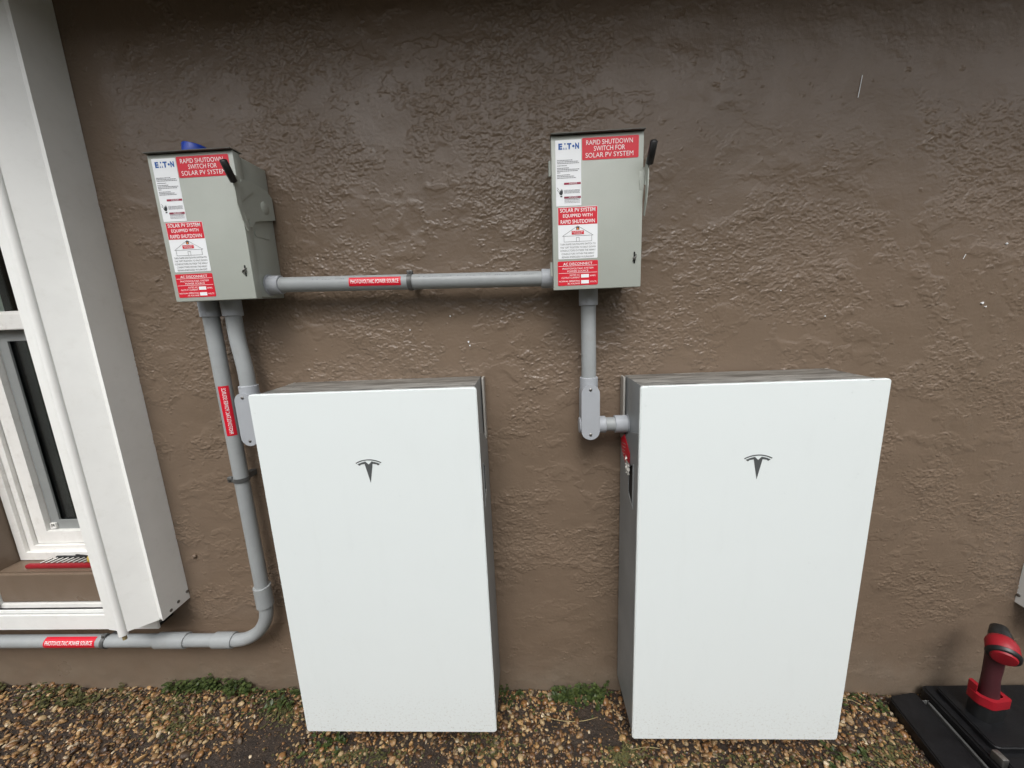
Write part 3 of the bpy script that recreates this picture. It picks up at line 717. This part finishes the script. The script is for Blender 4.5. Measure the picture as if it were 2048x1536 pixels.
# ================================================================== conduits
PR_ = .0211; PY = -.058
def arc(c, r, a0, a1, n, plane='xz'):
    out = []
    for i in range(n + 1):
        a = R(a0 + (a1 - a0) * i / n); out.append((c[0] + r * math.cos(a), c[1], c[2] + r * math.sin(a)))
    return out
def pipe_sticker(p0, p1, text, parent, rad, mid, half, upside=False, twidth=.92, theight=.017):
    """curved sticker round a straight pipe: mid/half = angle (0 = towards the viewer, + = up or left)"""
    p0, p1 = Vector(p0), Vector(p1); ax = (p1 - p0).normalized(); L = (p1 - p0).length
    f = Vector((0, -1, 0)); s = ax.cross(f)        # s = "up" for a pipe running +x ; "left" for a pipe running +z
    s = -s if s.dot(Vector((0, 0, 1))) < -.5 else s
    def mp(a, t, r): return p0 + ax * a + (f * math.cos(t) + s * math.sin(t)) * r
    bm = bmesh.new(); n = 18
    g = [[bm.verts.new(mp(L * i, mid - half + 2 * half * j / n, rad + .0005)) for j in range(n + 1)] for i in (0, 1)]
    for j in range(n): bm.faces.new((g[0][j], g[0][j + 1], g[1][j + 1], g[1][j]))
    so = obj('warning_sticker', bm, 'red', parent, smooth=180)
    tb = text_bm(text, L / 2, 0, 0, theight, L * twidth, 'C', .004)
    z_ = -theight
    while z_ < theight:
        bmesh.ops.bisect_plane(tb, geom=tb.verts[:] + tb.edges[:] + tb.faces[:], plane_co=(0, 0, z_), plane_no=(0, 0, 1)); z_ += .0022
    for v in tb.verts: v.co = mp(v.co.x, mid + v.co.z / rad, rad + .0010)
    obj('lettering', tb, 'white_print', so)
    return so
def pipe_print(p0, p1, parent, ang=.75):
    p0, p1 = Vector(p0), Vector(p1); ax = (p1 - p0).normalized(); f = Vector((0, -1, 0)); s = ax.cross(f); s = -s if s.z < -.5 else s
    bm = bmesh.new(); a = 0.0; L = (p1 - p0).length; rr = random.Random(5)
    while a < L:
        wd = rr.uniform(.002, .005)
        if rr.random() < .8:
            q = [p0 + ax * aa + (f * math.cos(t) + s * math.sin(t)) * (PR_ + .0003) for aa, t in ((a, ang - .045), (a + wd, ang - .045), (a + wd, ang + .045), (a, ang + .045))]
            bm.faces.new([bm.verts.new(x) for x in q])
        a += wd + rr.uniform(.0015, .003) + (.008 if rr.random() < .12 else 0)
    obj('printed_marking', bm, 'ink_grey', parent)

# long conduit: left box -> down -> elbow -> off to the left
XC, ZC, RE = -.184, .196, .132
lc = thing('conduit', 'long grey conduit dropping from the left switch box and bending left under the window', 'conduit', (0, 0, 0))
obj('adapter', sleeve(bmesh.new(), (XC, PY, LBZ + .004), (XC, PY, LBZ - .042), .0262), 'pvc_body', lc, smooth=40)
pts = [(XC, PY, LBZ - .03), (XC, PY, .9), (XC, PY, ZC + RE + .02)]
obj('pipe', TU(pts, PR_, n=36), 'pvc', lc, smooth=50)
obj('elbow', TU([(XC, PY, ZC + RE + .03)] + arc((XC - RE, PY, ZC + RE), RE, 0, -90, 18) + [(XC - RE - .02, PY, ZC)], PR_ + .0002, n=36), 'pvc', lc, smooth=50)
obj('coupling', sleeve(bmesh.new(), (XC, PY, ZC + RE + .085), (XC, PY, ZC + RE + .008), .0265), 'pvc', lc, smooth=40)
obj('coupling', sleeve(bmesh.new(), (XC - RE - .004, PY, ZC), (XC - RE - .075, PY, ZC), .0258), 'pvc', lc, smooth=40)
obj('pipe', TU([(XC - RE - .03, PY, ZC), (-1.0, PY, ZC), (-1.9, PY, ZC)], PR_, n=36), 'pvc', lc, smooth=50)
obj('coupling', sleeve(bmesh.new(), (-.492, PY, ZC), (-.60, PY, ZC), .0258), 'pvc', lc, smooth=40)
sp_ = pipe_sticker((XC, PY, .952), (XC, PY, 1.108), 'PHOTOVOLTAIC POWER SOURCE', lc, PR_, .55, .66, theight=.010)
pipe_sticker((-1.005, PY, ZC), (-.815, PY, ZC), 'PHOTOVOLTAIC POWER SOURCE', lc, PR_, .45, .95, theight=.013)

# short conduit with a pull elbow feeding a cabinet
def short_run(xc, ztop, zlb, xcab, label, bend=0.0, ycab=-.11):
    t = thing('conduit', label, 'conduit', (0, 0, 0))
    x2 = xc + bend
    obj('adapter', sleeve(bmesh.new(), (xc, PY, ztop + .004), (xc, PY, ztop - .042), .0262), 'pvc_body', t, smooth=40)
    pp = [(xc, PY, ztop - .03)]
    yl = -.063
    for i in range(15):
        f = i / 14; s_ = f * f * (3 - 2 * f); pp.append((xc + bend * s_, PY + (yl - PY) * s_, ztop - .09 - (.13) * f))
    pp.append((x2, yl, zlb + .155))
    obj('pipe', TU(pp, PR_, n=36), 'pvc', t, smooth=50)
    b = bpy.data.objects.new('pull_elbow', None); C.objects.link(b); b.parent = t
    obj('hub', sleeve(bmesh.new(), (x2, yl, zlb + .178), (x2, yl, zlb + .125), .0262), 'pvc_body', b, smooth=40)
    # body: rounded trough
    o_ = rrect(x2 - .0255, x2 + .0255, zlb - .002, zlb + .158, .0250, 8)
    obj('housing', PR(o_, yl - .028, yl + .022), 'pvc_body', b, smooth=30)
    o2 = rrect(x2 - .0262, x2 + .0262, zlb - .004, zlb + .160, .0260, 10)
    obj('cover_plate', PR(o2, yl - .0325, yl - .0285), 'pvc_body', b, smooth=30)
    for z in (zlb + .012, zlb + .146): obj('screw', screw_bm(x2, yl - .0325, z, .0042), 'steel', b, smooth=50)
    yb = yl - .002
    zh = zlb + .033
    obj('side_hub', sleeve(bmesh.new(), (x2 + .022, yb, zh), (x2 + .048, yb, zh), .0255), 'pvc_body', b, smooth=40)
    obj('end_cap', sleeve(bmesh.new(), (x2 - .0300, yb, zh), (x2 - .024, yb, zh), .0235), 'pvc_body', b, smooth=40)
    obj('pipe', TU([(x2 + .03, yb, zh), (xcab - .006, yb, zh)], PR_, n=32), 'pvc', t, smooth=50)
    obj('adapter', sleeve(bmesh.new(), (xcab - .030, yb, zh), (xcab + .007, yb, zh), .0262), 'pvc_body', t, smooth=40)
    obj('locknut', sleeve(bmesh.new(), (xcab + .0075, yb, zh), (xcab + .0095, yb, zh), .0285), 'pvc_body', t, smooth=40)
    return t
X2 = 1.0262
short_run(.9215, RBZ, .918, X2, 'grey conduit from the right switch box to the side of the right battery cabinet', 0.0)
short_run(-.116, LBZ, .928, 0.0, 'short grey conduit curving from the left switch box to the left battery cabinet', .012)
# horizontal conduit between boxes
HZL, HZR, HY = LBZ + .040, RBZ + .036, -.062
xa, xb = LBX + BW - .010, RBX + .008
hc = thing('conduit', 'straight grey conduit running level between the two switch boxes', 'conduit', (0, 0, 0))
def hp(x): return Vector((x, HY, HZL + (HZR - HZL) * (x - xa) / (xb - xa)))
obj('pipe', TU([hp(xa + .01), hp(.5), hp(xb - .01)], PR_, n=36), 'pvc', hc, smooth=50)
for x0, x1 in ((xa - .002, xa + .036), (xb + .002, xb - .036)):
    obj('adapter', sleeve(bmesh.new(), hp(x0), hp(x1), .0262), 'pvc_body', hc, smooth=40)
obj('locknut', sleeve(bmesh.new(), hp(xa + .001), hp(xa + .004), .030), 'pvc_body', hc, smooth=40)
p0_, p1_ = at(697, 563, y=HY - PR_), at(801, 561, y=HY - PR_)
pipe_sticker(hp(p0_.x), hp(p1_.x), 'PHOTOVOLTAIC POWER SOURCE', hc, PR_, .12, .58, theight=.0105)
pipe_print(hp(p0_.x - .105), hp(p0_.x - .01), hc, .55); pipe_print(hp(p1_.x + .05), hp(xb - .05), hc, .62)

# pipe straps
def strap(c, axis, label, r=PR_):
    t = thing('pipe_strap', label, 'pipe strap', c, 'grey conduit straps')
    bm = bmesh.new(); n = 24; wd = .0065
    A = Vector(axis).normalized(); f = Vector((0, -1, 0)); s = A.cross(f)
    rg = []
    for i in range(n + 1):
        a = -math.pi * .62 + 2 * math.pi * .62 * i / n
        for rr in (r + .0008, r + .0030): rg.append([(f * math.cos(a) + s * math.sin(a)) * rr + A * k_ for k_ in (-wd, wd)])
    vs = [[bm.verts.new(p) for p in q] for q in rg]
    for i in range(n):
        a0, b0, a1, b1 = vs[2 * i], vs[2 * i + 1], vs[2 * i + 2], vs[2 * i + 3]
        bm.faces.new((b0[0], b0[1], b1[1], b1[0])); bm.faces.new((a0[1], a0[0], a1[0], a1[1])); bm.faces.new((a0[0], b0[0], b1[0], a1[0])); bm.faces.new((b0[1], a0[1], a1[1], b1[1]))
    for e in (0, n): bm.faces.new((vs[2 * e][0], vs[2 * e][1], vs[2 * e + 1][1], vs[2 * e + 1][0]))
    obj('band', bm, 'strap', t, smooth=40)
    sgn = 1 if abs(A.z) > .5 else 1
    e1 = s * -(r + .004)
    q = [e1 + f * .006, e1 + e1.normalized() * .018 + f * .004]
    bm = bmesh.new(); vert = abs(A.z) > .5; c0 = e1 + e1.normalized() * (.007 if vert else .0015); eh = .0095 if vert else .0045
    box(bm, -.008, .008, -.006, .006, -eh, eh, bev=.002)
    bmesh.ops.translate(bm, verts=bm.verts, vec=c0 + f * .004)
    obj('clamp_ear', bm, 'strap', t)
    bm = tube(bmesh.new(), [c0 + f * .009, c0 + f * .014], .004 if vert else .0028, 12)
    obj('bolt', bm, 'steel', t, smooth=50)
    obj('wall_foot', BOX(*( [-.008, .008] if abs(A.z) < .5 else [-.010, .010]), .018, -PY - .002 if abs(A.z) > .5 else -c[1] - .002, -.009, .009), 'strap', t)
    return t
p = at(487, 957, y=PY); strap((XC, PY, p.z), (0, 0, 1), 'grey strap on the upright conduit left of the left battery cabinet')
p = at(818, 563, y=HY - .02); strap(hp(p.x), (1, 0, 0), 'steel strap at the middle of the level conduit between the switch boxes')
p = at(214, 1276, y=PY); strap((p.x, PY, ZC), (1, 0, 0), 'dark strap on the bottom conduit right of the red sticker, under the window')

# ================================================================== battery cabinets
CW, CH, CD = .609, 1.105, .193
def drops(faces, n, seed, rmin=.0006, rmax=.0019):
    """little domes of water: faces = list of (origin, u axis, v axis, normal, w, h)"""
    r_ = random.Random(seed); bm = bmesh.new()
    for i in range(n):
        o, ux, vx, nn, wd, hh = faces[i % len(faces)]
        c = o + ux * r_.uniform(.01, wd - .01) + vx * (hh * (r_.random() ** .8)); r = rmin + (rmax - rmin) * r_.random() ** 2.2
        st_ = r_.uniform(1, 1.5); kk = 8; prev = None
        rings = []
        for (fr, hg) in ((1, 0), (.8, .16), (.42, .25)):
            rings.append([bm.verts.new(c + (ux * math.cos(6.283 * j / kk) + vx * math.sin(6.283 * j / kk) * st_) * r * fr + nn * (r * hg + .00005)) for j in range(kk)])
        for a, b_ in zip(rings, rings[1:]):
            for j in range(kk): bm.faces.new((a[j], a[(j + 1) % kk], b_[(j + 1) % kk], b_[j]))
        bm.faces.new(rings[-1])
    return bm
EX, EY, EZ = Vector((1, 0, 0)), Vector((0, 1, 0)), Vector((0, 0, 1))
def cabinet(loc, label):
    t = thing('battery_cabinet', label, 'home battery', loc, 'white wall batteries')
    F = -(CD + .015)
    # back bracket
    obj('wall_bracket', BOX(.012, CW - .012, -.022, -.002, .90, CH - .006, bev=.001), 'cabinet', t)
    for xf in (.0005, CW - .0065): obj('bracket_flange', BOX(xf, xf + .006, -.036, -.002, .905, CH - .006, bev=.0008), 'flange', t)
    # core body
    core = BOX(.010, CW - .010, F + .016, -.0225, .006, CH - .004, bev=.003)
    obj('body', core, 'cabinet', t, smooth=30)
    # side skins with slanted upper edge and handle slot
    for nm, xa_, xb_ in (('left', .0015, .0095), ('right', CW - .0095, CW - .0015)):
        prof = [(-.010, .012), (F + .020, .012), (F + .020, .975), (-.120, .955), (-.075, .935), (-.040, .905), (-.010, .895)]
        hole = [(-.150, .872), (-.105, .845), (-.105, .770), (-.150, .738)]
        obj('side_panel', PR(prof, xa_, xb_, 'x', holes=[hole[::-1]]), 'cabinet', t, smooth=20)
        obj('handle_recess_shade', BOX(min(xa_, .0100) if nm == 'left' else CW - .0101, .0101 if nm == 'left' else CW - .0100, -.150, -.105, .738, .872) if False else PR(hole, (.0032 if nm == 'left' else CW - .0093), (.0093 if nm == 'left' else CW - .0032), 'x'), 'gap', t)  # near-black plug paints the shade inside the handle hole
        xl = (.0005, .0015) if nm == 'left' else (CW - .0015, CW - .0005)
        obj('handle_lip', BOX(xl[0] - .001, xl[1] + .001, -.156, -.1505, .740, .874, bev=.0008), 'cabinet', t)
    # gasket, cover
    obj('gasket', BOX(.007, CW - .007, F + .009, F + .0165, .007, CH - .005), 'gap', t)
    cv_ = PR(rrect(0, CW, 0, CH, .009, 6), F, F + .010)
    bmesh.ops.recalc_face_normals(cv_, faces=cv_.faces[:])
    es = [e for e in cv_.edges if len(e.link_faces) == 2 and all(abs(v.co.y - F) < 1e-5 for v in e.verts) and e.calc_face_angle(0) > 1]
    bmesh.ops.bevel(cv_, geom=es, offset=.0022, segments=3, affect='EDGES')
    cvo = obj('front_cover', cv_, 'cover', t, smooth=30)
    # emblem
    ecx, ecz, es_ = .304, .909, .0355
    bm = bmesh.new(); n = 14
    def band(r0, r1, a, cz, top_a=None):
        o1 = [(ecx + r1 * math.sin(R(-a + 2 * a * i / n)), cz + r1 * math.cos(R(-a + 2 * a * i / n))) for i in range(n + 1)]
        o2 = [(ecx + r0 * math.sin(R(a - 2 * a * i / n)), cz + r0 * math.cos(R(a - 2 * a * i / n))) for i in range(n + 1)]
        return o1 + o2
    cz_ = ecz - .064
    prism(bm, band(.0686, .0713, 30.0, cz_), F - .0007, F - .0001)
    # T shape: winged crossbar with a notch and a tapering stem
    s1 = [(ecx + .0655 * math.sin(R(a)), cz_ + .0655 * math.cos(R(a))) for a in (-28.5, -22, -16, -9)]
    s2 = [(ecx - x_, z_) for x_, z_ in ()]
    left = s1 + [(ecx - .0085, cz_ + .0650)] + [(ecx, cz_ + .0565)]
    right = [(2 * ecx - x_, z_) for x_, z_ in reversed(left[:-1])]
    low_r = [(ecx + .0255, cz_ + .0535), (ecx + .0215, cz_ + .0570), (ecx + .0110, cz_ + .0585), (ecx, cz_ + .0035)]
    low_l = [(2 * ecx - x_, z_) for x_, z_ in reversed(low_r[:-1])]
    prism(bm, (left + right + low_r + low_l)[::-1], F - .0007, F - .0001)
    obj('emblem', bm, 'emblem', cvo)
    o = obj('water_drops', drops([(Vector((0, F, 0)), EX, EZ, -EY, CW, CH)], 300, int(loc[0] * 100) + 3), 'water', t, smooth=180); o['kind'] = 'stuff'
    o = obj('side_water_drops', drops([(Vector((.010, F + .02, .93)), EY, EZ, -EX, .15, .15), (Vector((CW - .010, F + .02, .93)), EY, EZ, EX, .15, .15), (Vector((.0, F + .02, CH - .004)), EX, EY, EZ, CW, .15)], 60, 11, .0008, .0028), 'water', t, smooth=180); o['kind'] = 'stuff'
    return t
c1 = cabinet((0, 0, 0), 'left white battery cabinet with weathered grey top, below the left switch box')
c2 = dup(c1, (X2, -.0094, -.0104), 'right white battery cabinet with a torn red sticker on its grey side')
# torn red sticker on the right cabinet's side
bm = bmesh.new(); sx0 = -.0012
prism(bm, [(-.060, .930), (-.122, .893), (-.118, .862), (-.085, .842), (-.035, .872), (-.020, .904)], sx0 + .0002, sx0 + .0010, 'x')
ds = obj('danger_sticker', bm, 'red', c2)
bm = bmesh.new()
for i in range(5):
    z = .905 - i * .011
    line2(bm, (-.080 + i * .003, z), (-.040 + i * .002, z - .008), .0016, 0)
for v in bm.verts: v.co = Vector((sx0 - .0002, v.co.x, v.co.z))
obj('faded_print', bm, 'film', ds)
bm = bmesh.new(); rr = random.Random(4); gN = 9
gv = [[bm.verts.new((sx0 - .003 - .009 * rr.random() * math.sin(math.pi * j / gN), -.095 - .045 * j / gN - .006 * rr.random(), .885 - .055 * i / gN - .020 * j / gN * (1 - i / gN) + .004 * rr.random())) for j in range(gN)] for i in range(gN)]
for i in range(gN - 1):
    for j in range(gN - 1): bm.faces.new((gv[i][j], gv[i][j + 1], gv[i + 1][j + 1], gv[i + 1][j]))
obj('torn_film', bm, 'film', c2, smooth=60)

# ================================================================== tool case and drill
GC = -.105
case = thing('tool_case', 'open black plastic tool case lying on the gravel at the right edge', 'tool case', (0, 0, 0))
lid = [(1.965, -.030), (2.135, -.012), (2.085, -.42), (1.905, -.42)]
def rnd(poly, r=.018, n=4):
    out = []
    for i in range(len(poly)):
        p0, p1, p2 = Vector(poly[i - 1]), Vector(poly[i]), Vector(poly[(i + 1) % len(poly)])
        a = p1 + (p0 - p1).normalized() * r; b = p1 + (p2 - p1).normalized() * r
        for k_ in range(n + 1):
            t = k_ / n; q = a * (1 - t) ** 2 + p1 * 2 * t * (1 - t) + b * t * t; out.append((q.x, q.y))
    return out
def slab(poly, z0, z1, bev=.004):
    bm = PR(rnd(poly), z0, z1, 'z'); bmesh.ops.recalc_face_normals(bm, faces=bm.faces[:])
    es = [e for e in bm.edges if all(abs(v.co.z - z1) < 1e-5 for v in e.verts) and e.calc_face_angle(0) > 1]
    bmesh.ops.bevel(bm, geom=es, offset=bev, segments=3, affect='EDGES'); return bm
obj('lid', slab([(1.958, -.034), (2.062, -.018), (2.015, -.42), (1.893, -.42)], GC - .01, GC + .034), 'black_case', case, smooth=40)
obj('hinge_strip', slab([(2.066, -.05), (2.074, -.05), (2.030, -.40), (2.022, -.40)], GC, GC + .036, .001), 'strap', case)
bs = obj('base', slab([(2.078, -.016), (2.50, -.012), (2.50, -.40), (2.040, -.40)], GC - .01, GC + .060, .006), 'black_case', case, smooth=40)
obj('inner_tray', slab([(2.105, -.035), (2.48, -.03), (2.48, -.225), (2.085, -.225)], GC + .0605, GC + .078, .004), 'black_case', case, smooth=40)
obj('front_step', slab([(2.078, -.245), (2.48, -.245), (2.48, -.39), (2.062, -.39)], GC + .0605, GC + .074, .004), 'black_case', case, smooth=40)
obj('latch', BOX(2.060, 2.078, -.262, -.232, GC + .058, GC + .086, bev=.003), 'steel', case, smooth=40)
dr = thing('cordless_drill', 'red and black cordless drill standing upright in the black tool case', 'drill', (2.152, -.128, GC + .078))
# battery foot, handle, head
ft = bmesh.new()
prism(ft, rnd([(-0.0298, 0.0213), (0.0407, 0.0246), (0.0440, -0.0246), (-0.0134, -0.0312), (-0.0331, -0.0098)], .010), 0, .055, 'z')
obj('battery', ft, 'black', dr, smooth=30)
cu = bmesh.new()
prism(cu, rnd([(-0.0347, 0.0246), (0.0440, 0.0279), (0.0473, -0.0279), (-0.0150, -0.0353), (-0.0372, -0.0115)], .010), .055, .084, 'z', holes=[rnd([(-0.0241, 0.0164), (0.0325, 0.0180), (0.0342, -0.0164), (-0.0085, -0.0230), (-0.0249, -0.0066)], .008)[::-1]])
obj('foot_collar', cu, 'red_plastic', dr, smooth=30)
obj('collar_post', PR(rnd([(-0.0347, 0.0230), (-0.0216, 0.0246), (-0.0216, 0.0066), (-0.0347, -0.0033)], .004), .082, .110, 'z'), 'red_plastic', dr, smooth=30)
obj('handle', TU([(.006, -.002, .040), (.004, -.002, .09), (.002, .0, .14), (.004, .002, .20), (.008, .004, .235)], [.026, .022, .0195, .021, .025], n=20), 'maroon', dr, smooth=60)
hc_ = Vector((.000, -.010, .262)); ax_ = Vector((.62, .70, .34)).normalized()
obj('motor_housing', TU([hc_ - ax_ * .024, hc_ - ax_ * .020, hc_ + ax_ * .008, hc_ + ax_ * .022, hc_ + ax_ * .026], [.031, .0350, .0345, .029, .020], n=28), 'red_plastic', dr, smooth=50)
obj('gear_case', TU([hc_ + ax_ * .020, hc_ + ax_ * .04, hc_ + ax_ * .066, hc_ + ax_ * .07], [.026, .025, .019, .012], n=28), 'black', dr, smooth=50)
obj('rear_ring', TU([hc_ - ax_ * .036, hc_ - ax_ * .034, hc_ - ax_ * .025, hc_ - ax_ * .023], [.031, .034, .0365, .034], n=28), 'black', dr, smooth=50)
obj('end_cap', TU([hc_ - ax_ * .042, hc_ - ax_ * .041, hc_ - ax_ * .036], [.018, .025, .0275], n=28), 'red_plastic', dr, smooth=50)
